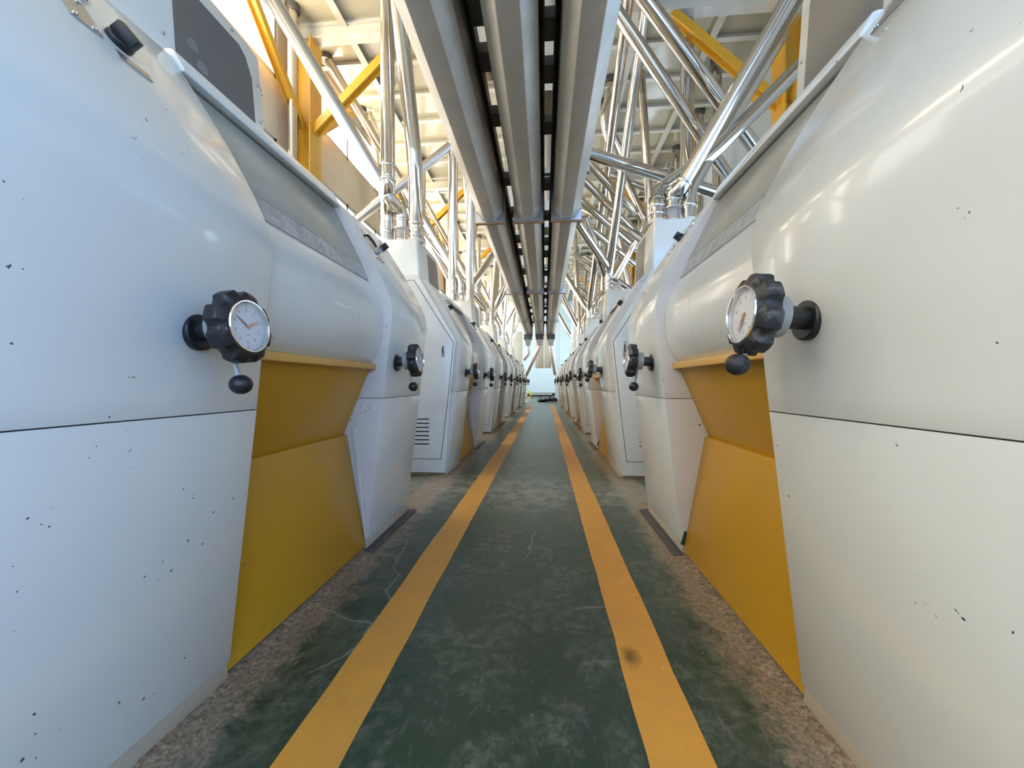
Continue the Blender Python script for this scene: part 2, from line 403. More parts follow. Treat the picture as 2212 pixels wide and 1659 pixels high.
# ------------------------------------------------------------------ floor markings, residue
def floor_strip(name, x0, x1, y0, y1, z, mat, jag=0.003):
    b = MB(); n = 90; L = []; R = []
    for i in range(n+1):
        y = y0+(y1-y0)*(i/n)**1.5
        L.append((x0+random.uniform(-jag, jag), y)); R.append((x1+random.uniform(-jag, jag), y))
    vs = [(x, y, z) for x, y in L]+[(x, y, z) for x, y in R]+[(x, y, 0.0) for x, y in L]+[(x, y, 0.0) for x, y in R]
    m = n+1; fs = []
    for i in range(n):
        fs += [(i, i+1, m+i+1, m+i), (i, 2*m+i, 2*m+i+1, i+1), (m+i, m+i+1, 3*m+i+1, 3*m+i)]
    b.add(vs, fs); return b.build(name, mat)
o = floor_strip('floor_stripe', AX-0.524, AX-0.364, -0.9, 16.8, 0.0015, M['stripe'])
tag(o, 'painted orange line on the green floor beside the left row of mills', 'floor marking', 'painted orange aisle lines')
o = floor_strip('floor_stripe', AX+0.362, AX+0.520, -0.9, 16.8, 0.0015, M['stripe'])
tag(o, 'painted orange line with a dark oil stain, beside the right row of mills', 'floor marking', 'painted orange aisle lines')

# ------------------------------------------------------------------ roller mill
DIM = {1: (2.214, 0.648, 1.566), -1: (2.33, 0.68, 1.63)}; Y0 = {1: 0.45, -1: 0.47}; XC = 1.526
LOWER = [(0.686, 0.055), (0.773, 0.8213)]
UP = spline([(0.773, 0.8235), (0.800, 1.08), (0.819, 1.24), (0.818, 1.335), (0.785, 1.43), (0.69, 1.607), (0.585, 1.775), (0.492, 1.915)], 5)
def slope(z):
    for (x0, z0), (x1, z1) in zip(UP, UP[1:]):
        if z0 <= z <= z1: return x0+(x1-x0)*(z-z0)/(z1-z0)
    return 0.6
def text_mesh(b, txt, size, x, y, mtx, z=0.0):
    cu = bpy.data.curves.new('t', 'FONT'); cu.body = txt; cu.size = size; cu.align_x = 'CENTER'; cu.align_y = 'CENTER'; cu.resolution_u = 2
    o = bpy.data.objects.new('t', cu); COL.objects.link(o)
    dg = bpy.context.evaluated_depsgraph_get(); me = bpy.data.meshes.new_from_object(o.evaluated_get(dg))
    b.add([mtx @ Vector((v.co.x+x, v.co.y+y, z)) for v in me.vertices], [tuple(p.vertices) for p in me.polygons])
    bpy.data.objects.remove(o); bpy.data.meshes.remove(me); bpy.data.curves.remove(cu)
def handwheel(root, s, ly, z, lx, a_or, a_bk, lev, dusty, ext=0.0, ll=0.150, lz=0.082):
    R = Matrix(((0, 0, s), (s, 0, 0), (0, 1, 0))).to_4x4()      # local x -> along aisle, y -> up, z -> out to the aisle
    I = Matrix.Rotation(math.radians(-4), 4, 'X')
    R = R @ I
    gr = M['dblack'] if dusty else M['black']
    def scal(r, t):
        if r < 0.075: return r
        k = 8; d = ((t*k/(2*PI)+0.35) % 1.0)-0.5; d *= 2*PI/k
        return r-0.0105*math.sqrt(max(0.0, 1-(abs(d)/0.17)**2))*min(1.0, (r-0.073)/0.012)
    e = ext
    b = MB(); b.lathe([(0.045, 0.082+e), (0.080, 0.083+e), (0.0935, 0.086+e), (0.0955, 0.090+e), (0.0955, 0.116+e), (0.0935, 0.120+e), (0.085, 0.1255+e), (0.074, 0.131+e), (0.067, 0.132+e), (0.066, 0.120+e)], R, 160, scal)
    w = b.build('handwheel', gr, root, (s*lx, ly, z), sharp=26)
    b = MB(); b.lathe([(0.048, -0.01), (0.048, 0.006), (0.044, 0.010), (0.030, 0.010)], R @ Matrix.Translation((0, -0.004, 0)), 32); b.build('mounting_flange', M['black'], w)
    b = MB(); b.lathe([(0.027, 0.0), (0.027, 0.060+e)], R, 28); b.build('shaft', M['shaft'], w)
    b = MB(); b.lathe([(0.030, 0.040+e), (0.049, 0.043+e), (0.050, 0.088+e)], R, 32); b.build('hub', M['galv'], w)
    b = MB(); b.lathe([(0.0635, 0.121+e), (0.0635, 0.132+e), (0.0648, 0.1352+e), (0.0675, 0.1352+e), (0.0688, 0.131+e)], R, 48, cap=False); b.build('bezel', M['chrome'], w)
    b = MB(); b.lathe([(0.0632, 0.1205+e), (0.0632, 0.1225+e)], R, 48); b.build('dial_face', M['dial'], w)
    b = MB(); zf = 0.1228+e
    for i in range(10):
        a = PI/2-2*PI*i/10
        text_mesh(b, str(i), 0.0125, 0.041*math.cos(a), 0.041*math.sin(a), R, zf)
    for i in range(50):
        a = 2*PI*i/50+PI/2; r0 = 0.050 if i % 5 == 0 else 0.056; wd = 0.0006 if i % 5 == 0 else 0.0003
        ca, sa = math.cos(a), math.sin(a)
        b.add([R @ Vector((r*ca-q*sa, r*sa+q*ca, zf)) for r, q in ((r0, -wd), (0.059, -wd), (0.059, wd), (r0, wd))], [(0, 1, 2, 3)])
    text_mesh(b, 'c-mf', 0.0085, 0.0, -0.021, R, zf)
    b.build('dial_numbers', M['ink'], w)
    for nm, ang, L, m, zz in (('needle', a_bk, 0.048, M['needle'], 0.1245), ('needle', a_or, 0.042, M['orange'], 0.1262)):
        b = MB(); a = math.radians(90-ang); Q = R @ Matrix.Translation((0, 0, zz+e)) @ Matrix.Rotation(a, 4, 'Z')
        b.add([Q @ Vector(p) for p in ((-0.006, -0.0028, 0), (L*0.5, -0.0024, 0), (L, 0, 0), (L*0.5, 0.0024, 0), (-0.006, 0.0028, 0),
               (-0.006, -0.0028, 0.001), (L*0.5, -0.0024, 0.001), (L, 0, 0.001), (L*0.5, 0.0024, 0.001), (-0.006, 0.0028, 0.001))],
              [(0, 1, 2, 3, 4), (5, 6, 7, 8, 9), (0, 1, 6, 5), (1, 2, 7, 6), (2, 3, 8, 7), (3, 4, 9, 8), (4, 0, 5, 9)])
        if m is M['orange']: b.lathe([(0.0042, 0), (0.0042, 0.003)], Q, 16)
        o = b.build(nm, m, w)
        if m is M['orange']: o['label'] = 'orange needle'
    b = MB(); b.lathe([(0.0634, 0.1298+e), (0.0634, 0.1306+e)], R, 40); b.build('dial_glass', M['dglass'], w)
    la = math.radians(lev); dv = Vector((math.sin(la), -math.cos(la), 0))
    p0 = Vector((0, 0, 0.066+e))+dv*0.035; p1 = Vector((0, 0, lz-0.004+e))+dv*(ll-0.015)
    b = MB(); b.tube([R @ p0, R @ p1], 0.0068, 14); b.build('lever', M['galv'], w)
    b = MB(); b.ball(R @ (Vector((0, 0, lz+e))+dv*ll), 0.0275, 28, 0.96); b.build('ball_knob', gr, w)
    return w
def slope_frame(s, ly, z):
    """matrix on the sloping hood: x along the aisle, y up the slope, z out of it"""
    x = slope(z); dz = 0.04; x2 = slope(min(z+dz, 1.91)); t = Vector((x2-x, 0, min(z+dz, 1.91)-z)).normalized()
    n = Vector((t.z, 0, -t.x))
    return Matrix(((0, s*t.x, s*n.x, s*x), (1, 0, 0, ly), (0, t.z, n.z, z), (0, 0, 0, 1)))
def mill(s, loc):
    ML, PA, PB = DIM[s]
    r = empty('roller_mill', loc)
    B = lambda b, n, m, bev=0.0, seg=2, sh=35: b.build(n, m, r, flip=s, bevel=bev, bseg=seg, sharp=sh)
    b = MB(); b.box((-0.66, 0.03, 0.0), (0.66, ML-0.03, 0.035)); B(b, 'plinth', M['rust'])
    b = MB(); b.prism([(-0.66, 0.035), (0.5, 0.035), (0.5, 1.45), (0.44, 1.93), (-0.42, 1.94), (-0.60, 1.75), (-0.76, 1.35), (-0.76, 0.9)], 0.03, ML-0.03); B(b, 'body', M['white'])
    HEX = [(0.678, 0.03), (0.728, 0.82), (0.779, 1.32), (0.765, 1.36), (0.405, 1.965), (0.380, 1.977)]
    HEX = HEX+[(-x, z) for x, z in reversed(HEX)]
    DOOR = [(0.632, 0.167), (0.708, 0.82), (0.757, 1.30), (0.362, 1.92)]; DOOR = DOOR+[(-x, z) for x, z in reversed(DOOR)]
    cen = Vector((0, 1.05))
    for y0, sg in ((0.0, -1), (ML, 1)):
        b = MB(); b.prism(HEX, y0, y0-sg*0.04); B(b, 'end_frame', M['door'], 0.006)
        b = MB(); b.prism([(cen.x+(x-cen.x)*1.006, cen.y+(z-cen.y)*1.006) for x, z in DOOR], y0+sg*0.0015, y0-sg*0.01); B(b, 'door_gap', M['seam'])
        b = MB(); b.prism(DOOR, y0+sg*0.006, y0-sg*0.008); d = B(b, 'side_door', M['door'], 0.002)
        b = MB(); b.box((0.640, y0+sg*0.004, 1.165), (0.672, y0+sg*0.011, 1.305)); b.build('latch_plate', M['plate'], d, flip=s, bevel=0.002)
        b = MB(); b.tube([(0.656, y0+sg*0.009, 1.20), (0.656, y0+sg*0.022, 1.215), (0.656, y0+sg*0.022, 1.255), (0.656, y0+sg*0.009, 1.27)], 0.006, 10); b.build('latch_handle', M['shaft'], d, flip=s)
        for k in range(7):
            z = 0.312+k*0.0405
            b = MB(); n = 8; pr = [(0.512+0.0055*math.cos(t), z+0.0055*math.sin(t)) for t in [(-PI/2+PI*i/n) for i in range(n+1)]]
            pr += [(0.245+0.0055*math.cos(t), z+0.0055*math.sin(t)) for t in [(PI/2+PI*i/n) for i in range(n+1)]]
            b.prism(pr, y0+sg*0.0075, y0+sg*0.004); b.build('vent_slot', M['seam'], d, flip=s)
    for k, (y0, y1) in enumerate(((0.035, PA), (PB, ML-0.035))):
        b = MB(); b.prism(LOWER+[(0.45, 0.8213), (0.45, 0.055)], y0, y1); b.cur = 0
        o = B(b, 'lower_panel', [M['white'], M['cheek']], 0.0025, 2)
        for p in o.data.polygons:
            if abs(p.normal.y) > 0.9: p.material_index = 1
        b = MB(); b.prism([(0.50, 0.0), (0.684, 0.0), (0.680, 0.054), (0.50, 0.054)], y0+0.004, y1-0.004); B(b, 'foot_strip', M['foot'], 0.002)
        b = MB(); b.prism(UP+[(0.47, 1.935), (0.40, 1.935), (0.40, 0.8235)], y0, y1)
        o = B(b, 'upper_panel', [M['white'], M['cheek']], 0.0025, 2, 42)
        for p in o.data.polygons:
            if abs(p.normal.y) > 0.9: p.material_index = 1
        b = MB(); b.box((0.50, y0+0.02, 0.815), (0.769, y1-0.004, 0.829)); B(b, 'panel_seam', M['seam'])
    if s == 1:
        b = MB(); b.add([(x, y, z) for y in (PB-0.012, PB+0.001) for x, z in ((0.600, 0.66), (0.632, 0.665), (0.684, 0.07), (0.672, 0.06))], [(0, 1, 2, 3), (4, 5, 6, 7), (0, 1, 5, 4), (1, 2, 6, 5), (2, 3, 7, 6), (3, 0, 4, 7)]); B(b, 'cheek_flange', M['cheek'], 0.002)
    else:
        b = MB(); b.prism([(0.655, 0.05), (0.688, 0.05), (0.686, 0.075), (0.672, 0.125), (0.660, 0.12)], PB-0.006, PB+0.02); B(b, 'corner_cap', simple('dark_green_rubber', (0.01, 0.035, 0.02), 0.5), 0.002)
    y0, y1 = PA, PB
    RC = spline([(0.60, 1.492), (0.655, 1.482), (0.715, 1.430), (0.758, 1.345), (0.774, 1.25), (0.764, 1.13), (0.735, 1.052), (0.705, 1.014)], 5)
    for a, c in ((y0+0.001, 1.288), (1.2905, y1-0.001)):
        b = MB(); b.prism(RC+[(0.62, 1.012), (0.52, 1.20)], a, c); B(b, 'roll_cover', M['white'], 0)
    b = MB(); b.prism([(0.62, 1.020), (0.733, 1.010), (0.733, 0.981), (0.728, 0.977), (0.62, 0.990)], y0+0.002, y1-0.002); B(b, 'yellow_ledge', M['ledge_yellow'], 0.002)
    b = MB(); b.prism([(0.700, 0.990), (0.540, 0.600), (0.50, 0.600), (0.50, 0.990)], y0+0.001, y1-0.001); B(b, 'upper_yellow_panel', M['yellow'])
    b = MB(); b.prism([(0.570, 0.622), (0.678, 0.020), (0.668, 0.018), (0.52, 0.30), (0.52, 0.618), (0.562, 0.625)], y0+0.002, y1-0.002); B(b, 'lower_yellow_panel', M['yellow'], 0.003)
    b = MB(); b.prism([(0.650, 1.490), (0.636, 1.520), (0.600, 1.510), (0.61, 1.490)], y0, y1); B(b, 'cover_rail', M['galv'])
    b = MB(); b.prism([(0.692, 1.462), (0.655, 1.548), (0.649, 1.545), (0.686, 1.460)], y0+0.003, y1-0.003); B(b, 'sight_strip', M['strip'])
    b = MB(); b.prism([(0.657, 1.548), (0.500, 1.858), (0.490, 1.852), (0.647, 1.542)], y0+0.002, y1-0.002); B(b, 'feed_cover', M['acrylic'], 0.0015)
    b = MB(); b.prism([(0.475, 1.868), (0.530, 1.868), (0.533, 1.876), (0.497, 1.938), (0.482, 1.944), (0.42, 1.944)], y0+0.001, y1-0.001); B(b, 'top_ledge', M['white'], 0.003)
    # fittings on the sloping hood
    def rotary(ly, z, k=1.0):
        F = slope_frame(s, ly, z)
        b = MB(); b.lathe([(0.028*k, -0.002), (0.028*k, 0.012), (0.024*k, 0.016)], F, 28); b.boxm(F @ Matrix.Translation((0, 0, 0.028)) @ Matrix.Rotation(0.5, 4, 'Z'), 0.012*k, 0.025*k, 0.014)
        b.build('control_knob', M['black'], r, bevel=0.002)
    def plate(ly, z, hx, hy, nm='label_plate', m=M['plate'], bolts=True):
        F = slope_frame(s, ly, z)
        b = MB(); b.boxm(F @ Matrix.Translation((0, 0, 0.001)), hx, hy, 0.0025); o = b.build(nm, m, r)
        if bolts:
            for sx, sy in ((-1, -1), (1, 1), (-1, 1), (1, -1)):
                b = MB(); b.lathe([(0.005, 0.002), (0.005, 0.006), (0.003, 0.008)], F @ Matrix.Translation((sx*(hx-0.012), sy*(hy-0.012), 0)), 10); b.build('screw', M['chrome'], o)
        return F, o
    def gauge(ly, z):
        F = slope_frame(s, ly, z); b = MB()
        b.lathe([(0.024, -0.002), (0.024, 0.008), (0.021, 0.011), (0.017, 0.011), (0.017, 0.007)], F, 28); b.build('gauge_ring', M['chrome'], r)  # plain chrome ring of a gauge, gives no light
    if s == 1:
        rotary(0.393, 1.722); plate(0.40, 1.668, 0.038, 0.012, bolts=False); plate(0.31, 1.725, 0.03, 0.05); gauge(0.345, 1.80)
        F, o = plate(1.74, 1.72, 0.055, 0.11, 'switch_plate')
        b = MB(); b.tube([F @ Vector(p) for p in ((-0.018, 0.06, 0.004), (-0.02, 0.045, 0.022), (-0.012, 0.0, 0.026), (0.004, -0.03, 0.022))], [0.006, 0.008, 0.009, 0.007], 12); b.build('toggle_lever', M['black'], o)
        b = MB(); b.lathe([(0.011, 0), (0.011, 0.022), (0.008, 0.026)], F @ Matrix.Translation((0.012, -0.055, 0)), 18); b.build('pilot_button', M['galv'], o)
        rotary(2.02, 1.80, 0.8)
    else:
        F, o = plate(0.50, 1.845, 0.095, 0.055, 'switch_plate')
        b = MB(); b.lathe([(0.012, 0), (0.010, 0.03), (0.016, 0.036), (0.018, 0.05), (0.012, 0.06)], F @ Matrix.Translation((-0.02, 0.01, 0)), 20); b.build('green_button', simple('teal_button', (0.02, 0.22, 0.20), 0.3), o)
        rotary(0.30, 1.72); rotary(1.98, 1.80, 0.9); gauge(1.88, 1.845); plate(1.88, 1.80, 0.03, 0.02, bolts=False); plate(2.08, 1.76, 0.022, 0.03)
    # inlet box on top, aisle side carries the sight window
    hx = 0.25; sh = 0.06 if s == -1 else 0.0; ya, yb = 0.57+sh, 1.39+sh; zt = 2.56 if s == 1 else 2.72
    b = MB(); b.prism([(-hx-0.03, 1.93), (hx, 1.93), (hx-0.045, zt), (-hx+0.015, zt)], ya, yb); box = B(b, 'inlet_box', M['white'], 0.028, 4)
    def fx(z, d): return hx-0.045*(z-1.93)/(zt-1.93)+d
    def fprism(y0, y1, z0, z1, d0, d1, cut=0.0):
        y0 += sh; y1 += sh; b = MB(); pts = [(y0, z0), (y1, z0), (y1-0.01, z1-cut*1.3), (y1-0.01-cut*0.4, z1-cut*0.35), (y1-cut, z1), (y0+0.0, z1)] if cut else [(y0, z0), (y1, z0), (y1, z1), (y0, z1)]
        n = len(pts); vs = [(fx(z, d0), y, z) for y, z in pts]+[(fx(z, d1), y, z) for y, z in pts]
        b.add(vs, [tuple(range(n)), tuple(range(2*n-1, n-1, -1))]+[(i, n+i, n+(i+1) % n, (i+1) % n) for i in range(n)]); return b
    o = fprism(0.60, 1.375, 1.96, zt-0.015, 0.0, 0.005, 0.07 if s == 1 else 0.03).build('window_frame', M['white'], box, flip=s, bevel=0.002)
    fprism(0.905, 1.315, 1.99, zt-0.07, 0.004, 0.008, 0.08 if s == 1 else 0.03).build('sight_window', M['pane' if s == 1 else 'pane2'], box, flip=s)
    for (yy, zz) in ((0.95, 2.13), (1.02, 2.20), (1.04, 2.09), (1.11, 2.14), (0.98, 2.26)):  # small grey discs set against the sight window
        b = MB(); b.lathe([(0.026, 0.0), (0.026, 0.003)], Matrix.Translation((fx(zz, 0.0062), yy+sh, zz)) @ Matrix.Rotation(PI/2, 4, 'Y'), 18); b.build('grey_disc', M['disc'], box, flip=s)
    for (yy, zz) in ((0.86, 2.44), (0.86, 2.2), (1.35, 2.2), (1.345, 2.38), (1.20, 2.525), (0.80, 2.525), (1.35, 2.03)):
        b = MB(); b.lathe([(0.0065, 0), (0.0065, 0.004), (0.004, 0.006)], Matrix.Translation((fx(zz, 0.004), yy+sh, zz)) @ Matrix.Rotation(PI/2, 4, 'Y'), 10); b.build('screw', M['galv'], box, flip=s)
    for k, lx in enumerate((-0.205, -0.03, 0.14)):
        rr = 0.088 if k != 1 else 0.07; T = Matrix.Translation((lx, 0.72+sh, zt))
        b = MB(); b.lathe([(rr, -0.004), (rr, 0.035), (rr-0.012, 0.045), (rr-0.02, 0.045)], T, 28); b.build('collar', M['white'], box, flip=s)
        if k == 1:
            b = MB(); b.lathe([(0.066, 0.04), (0.066, 0.155)], T, 28, cap=False); b.build('sight_tube', M['clear'], box, flip=s)
            b = MB(); b.lathe([(0.06, 0.150), (0.104, 0.150), (0.104, 0.163), (0.06, 0.163)], T, 32); b.build('tube_flange', M['plate'], box, flip=s)
            for a in (0.6, 2.2, 3.8, 5.4):
                b = MB(); b.tube([T @ Vector((0.09*math.cos(a), 0.09*math.sin(a), 0.0)), T @ Vector((0.09*math.cos(a), 0.09*math.sin(a), 0.16))], 0.005, 8); b.build('tie_rod', M['plate'], box, flip=s)
    # toe rail on the floor in front of the far panel
    b = MB(); b.box((0.683, PB-0.03, 0.0), (0.735, ML, 0.012)); B(b, 'toe_rail', M['darksteel'], 0.003)
    return r
SKIP_FAR = ('screw', 'dial_numbers', 'dial_glass', 'tie_rod', 'needle', 'latch_handle')
NTH = ['first', 'second', 'third', 'fourth', 'fifth', 'last']
MILLS = {}
for s, side, y0, other in ((1, 'left', Y0[1], 'right'), (-1, 'right', Y0[-1], 'left')):
    xc = AX-s*XC
    proto = mill(s, (xc, y0, 0))
    zw = 1.028
    roots = [proto]
    for i in range(1, 6): 
        c = copy_tree(proto, None, (SKIP_FAR if i > 1 else ())+('green_button',)); c.location = (xc, y0+3.24*i, 0); roots.append(c)
    W2 = {}
    for i, r in enumerate(roots):
        if i == 0:
            if s == 1:
                handwheel(r, s, 0.43, zw+0.003, 0.795, 62, -55, 6, False, 0.012).scale = (0.93, 0.93, 0.93); handwheel(r, s, 1.70, zw, 0.795, 20, 120, 0, False, 0.006)
            else:
                handwheel(r, s, 0.485, zw+0.026, 0.795, 215, 200, -6, True, 0.018, 0.118, 0.125); handwheel(r, s, 1.80, zw, 0.795, 300, 80, 4, False, 0.01)
            src = [c for c in r.children if c.name.startswith('handwheel')]
        else:
            for j, w in enumerate(src):
                c = copy_tree(w, r, SKIP_FAR if i > 1 else ())
    words = {0: 'nearest white roller mill in the %s row, its dial wheel closest to the camera', 1: 'second white roller mill from the camera in the %s row, vented side door in view',
             2: 'third white roller mill from the camera in the %s row', 3: 'fourth white roller mill from the camera in the %s row',
             4: 'fifth white roller mill in the %s row, last but one before the blue end wall', 5: 'farthest white roller mill in the %s row, nearest the blue end wall'}
    for i, r in enumerate(roots): tag(r, words[i] % side, 'roller mill', 'roller mills of the %s row' % side)
    MILLS[s] = roots
    b = MB(); b.box((0.7745, 0.88, 1.17), (0.7785, 0.98, 1.29)); o = b.build('label_plate', M['plate'], roots[1], flip=s, bevel=0.001)
    if s == -1: o.location = (0, 0.05, 0)
# levers turned up on a few far wheels
for c in MILLS[1][3].children:
    if c.name.startswith('handwheel') : c.rotation_euler = (PI*0.98 if c.location.y > 1 else 0.1, 0, 0)
for c in MILLS[-1][4].children:
    if c.name.startswith('handwheel') : c.rotation_euler = (PI if c.location.y > 1 else -0.2, 0, 0)

# bran and flour lying along the feet of the mills
def bran(x_in, x_out, y0, y1, name, label):
    b = MB(); n = 160; m = 7; vs = []; fs = []
    for i in range(n+1):
        y = y0+(y1-y0)*i/n
        wv = 0.5+0.3*math.sin(i*0.31)+0.25*math.sin(i*0.93+1)+random.uniform(-0.12, 0.12)
        for j in range(m+1):
            t = j/m; x = x_in+(x_out-x_in)*t*(0.55+0.45*wv)
            h = 0.012*(1-t)**0.8*(0.7+0.5*random.random()) if j < m else 0.0
            vs.append((x, y, max(0.0006, h) if j < m else -0.001))
    for i in range(n):
        for j in range(m): fs.append((i*(m+1)+j, i*(m+1)+j+1, (i+1)*(m+1)+j+1, (i+1)*(m+1)+j))
    b.add(vs, fs); o = b.build(name, M['bran'], sharp=80); tag(o, label, 'bran dust', kind='stuff')
bran(AX-0.88, AX-0.785, 0.2, 2.75, 'bran_dust', 'brown bran swept along the foot of the nearest left mill')
bran(AX+0.88, AX+0.785, 0.2, 2.95, 'bran_dust', 'pale brown bran along the foot of the nearest right mill')
bran(AX-0.88, AX-0.79, 3.65, 6.0, 'bran_dust', 'thin bran line along the foot of the second left mill')
bran(AX+0.88, AX+0.79, 3.75, 6.1, 'bran_dust', 'thin bran line along the foot of the second right mill')

# ------------------------------------------------------------------ trough conveyors under the ceiling
def conveyor(x, label, n=4):
    zb = 2.5; r = empty('trough_conveyor', (x, 3.74, zb))
    PR = [(-0.128, 0.40), (-0.128, 0.095), (-0.053, 0.018), (0.053, 0.018), (0.128, 0.095), (0.128, 0.40)]
    y = -3.0-0.0
    for k in range(6):
        ya, yb = -6.0+3.03*k, -6.0+3.03*(k+1)
        if yb < -3.2: continue
        ya = max(ya, -2.9-3.74)
        if k < 5:
            b = MB(); b.prism(PR, ya+0.006, yb-0.006); b.build('trough_section', M['trough'], r, bevel=0.004)
            for sx in (-1, 1):
                b = MB(); b.box((sx*0.128, ya, 0.385), (sx*0.158, yb, 0.40)) if sx > 0 else b.box((-0.158, ya, 0.385), (-0.128, yb, 0.40)); b.build('trough_lip', M['darksteel'], r)
                b = MB(); b.box((min(sx*0.150, sx*0.158), ya, 0.30), (max(sx*0.150, sx*0.158), yb, 0.40)); b.build('lid_edge', M['darksteel'], r)
                if k in (1, 2):
                    for q in range(10):
                        yy = ya+0.15+q*0.3
                        b = MB(); b.lathe([(0.008, 0), (0.008, 0.012), (0.005, 0.016)], Matrix.Translation((sx*0.142, yy, 0.385)) @ Matrix.Rotation(PI, 4, 'X'), 8); b.build('lid_bolt', M['black'], r)
            b = MB(); b.box((-0.15, ya, 0.40), (0.15, yb, 0.412)); b.build('trough_lid', M['trough'], r)
        if k >= 1:
            yy = ya
            b = MB(); b.box((-0.148, yy-0.006, 0.0), (0.148, yy+0.0, 0.40)); b.box((-0.148, yy-0.0, 0.0), (0.148, yy+0.006, 0.40)); f = b.build('joint_flange', M['plate'], r)
            b = MB(); b.box((-0.15, yy-0.012, -0.004), (0.15, yy+0.028, 0.006)); b.build('flange_foot', M['rust'], f)
            for (bx, bz) in ((0, 0.012), (-0.075, 0.04), (0.075, 0.04), (-0.138, 0.11), (0.138, 0.11)):
                b = MB(); b.lathe([(0.007, 0), (0.007, 0.012)], Matrix.Translation((bx, yy-0.006, bz)) @ Matrix.Rotation(PI/2, 4, 'X'), 8); b.build('flange_bolt', M['galv'], f)
    tag(r, label, 'conveyor', 'trough conveyors side by side over the aisle'); return r
CX = (-0.535, -0.157, 0.212)
conveyor(CX[0], 'long steel trough conveyor overhead, the one nearer the left mills')
MID = conveyor(CX[1], 'long steel trough conveyor overhead, the middle one of three')
conveyor(CX[2], 'long steel trough conveyor overhead, the one nearer the right mills')
for gi, (xa, xb) in enumerate(((CX[0]+0.158, CX[1]-0.158), (CX[1]+0.158, CX[2]-0.158))):
    for k, y in enumerate((0.9, 1.95, 2.25, 2.75, 3.6, 4.3, 5.1, 5.6, 6.6, 7.8, 8.4, 9.7, 10.6, 12.0)):
        y += 0.12*gi
        b = MB(); b.box((xa-0.004-CX[1], y-0.07-3.74, 0.30), (xb+0.004-CX[1], y+0.07-3.74, 0.36)); b.build('cross_bar', M['darksteel'], MID)
# hangers from the ceiling
for k, y in enumerate((3.74, 6.77, 9.8, 12.83)):
    b = MB(); b.box((-0.75, y-0.03, 2.93), (0.43, y+0.03, 2.99)); 
    for x in (-0.70, 0.38): b.tube([(x, y, 2.98), (x, y, ZC)], 0.012, 8)
    o = b.build('conveyor_hanger', M['galv']); tag(o, 'steel hanger bar carrying the trough conveyors, %s one down the aisle' % NTH[k], 'hanger', 'hangers of the trough conveyors')

# ------------------------------------------------------------------ pipes
def ext(p, q, z):
    """carry the line p->q on to height z"""
    d = q-p; return q+d*((z-q.z)/d.z)
def pipe(pts, r, label, group='steel spouting pipes', mat=None, clamps=(), rad=0.22, seg=20, name='steel_pipe', fil=True):
    pts = [Vector(p) for p in pts]; hole = None
    for e, i in ((0, 1), (-1, -2)):
        d = pts[i]-pts[e]
        if pts[e].z > ZC-0.05 and abs(d.z) > 0.1:
            hole = pts[e].copy(); hole.x = max(XL+0.2, min(XR-0.2, hole.x)); pts[e] = hole+d*((ZC-0.08-hole.z)/d.z)
    o0 = pts[0].copy(); rel = [p-o0 for p in pts]
    path = fillet(rel, rad) if (fil and len(rel) > 2) else rel
    b = MB(); b.tube(path, r, seg); o = b.build(name, mat or M['pipe'], None, o0, sharp=60)
    for (i, t) in clamps:                       # ring clamps on segment i at fraction t
        p = rel[i].lerp(rel[i+1], t); d = (rel[i+1]-rel[i]).normalized()
        Q = Matrix.Translation(p) @ d.to_track_quat('Z', 'Y').to_matrix().to_4x4()
        b = MB(); b.lathe([(r, -0.014), (r+0.006, -0.014), (r+0.009, -0.005), (r+0.009, 0.005), (r+0.006, 0.014), (r, 0.014)], Q, 24); b.build('pipe_clamp', M['satin'], o)
    if hole:
        h = hole-o0; b = MB(); b.lathe([(r+0.035, ZC-0.10-hole.z+0.0), (r+0.035, ZC-0.004-hole.z)], Matrix.Translation(h), 20); b.build('ceiling_collar', M['darksteel'], o)
    tag(o, label, 'pipe', group); return o
def collar_pos(s, i, k):
    y0 = Y0[s]+3.24*i+(0.06 if s == -1 else 0)
    return Vector((AX-s*XC+s*(-0.205, -0.03, 0.14)[k], y0+0.72, (2.60 if k != 1 else 2.725)+(0.16 if s == -1 else 0)))
TOP = ZC-0.002
def up(p, h): return p+Vector((0, 0, h))
LG = 'steel pipes over the left mills'; RG = 'steel pipes over the right mills'
# left, second mill
c = collar_pos(1, 1, 2); q = at(860, 0, 3.95); a = at(909, 470, 4.25); pipe([c, up(c, 0.12), q+(a-q)*0.72, ext(a, q, TOP)], 0.083, 'polished pipe from the second left mill leaning up beside the troughs', LG, clamps=((0, 0.35), (0, 0.85), (1, 0.1)), rad=0.1)
c = collar_pos(1, 1, 0); q = at(836, 0, 4.15); a = at(838, 375, 4.15)
pipe([c, up(c, 0.35), up(Vector((a.x, a.y, a.z)), -0.15), Vector((q.x, q.y, TOP))], 0.077, 'straight upright pipe above the second left mill, clamped halfway', LG, clamps=((0, 0.25), (0, 0.9), (2, 0.02), (2, 0.06)), rad=0.15)
c = collar_pos(1, 1, 1); a = at(845, 434, 4.25); q = at(590, 0, 3.7)
pipe([c, up(c, 0.20), a, ext(a, q, TOP)], 0.076, 'thick pale pipe with elbow slanting from the second left mill to the upper left', LG, mat=M['satin'], clamps=((0, 0.5), (1, 0.5), (2, 0.01)), rad=0.12)
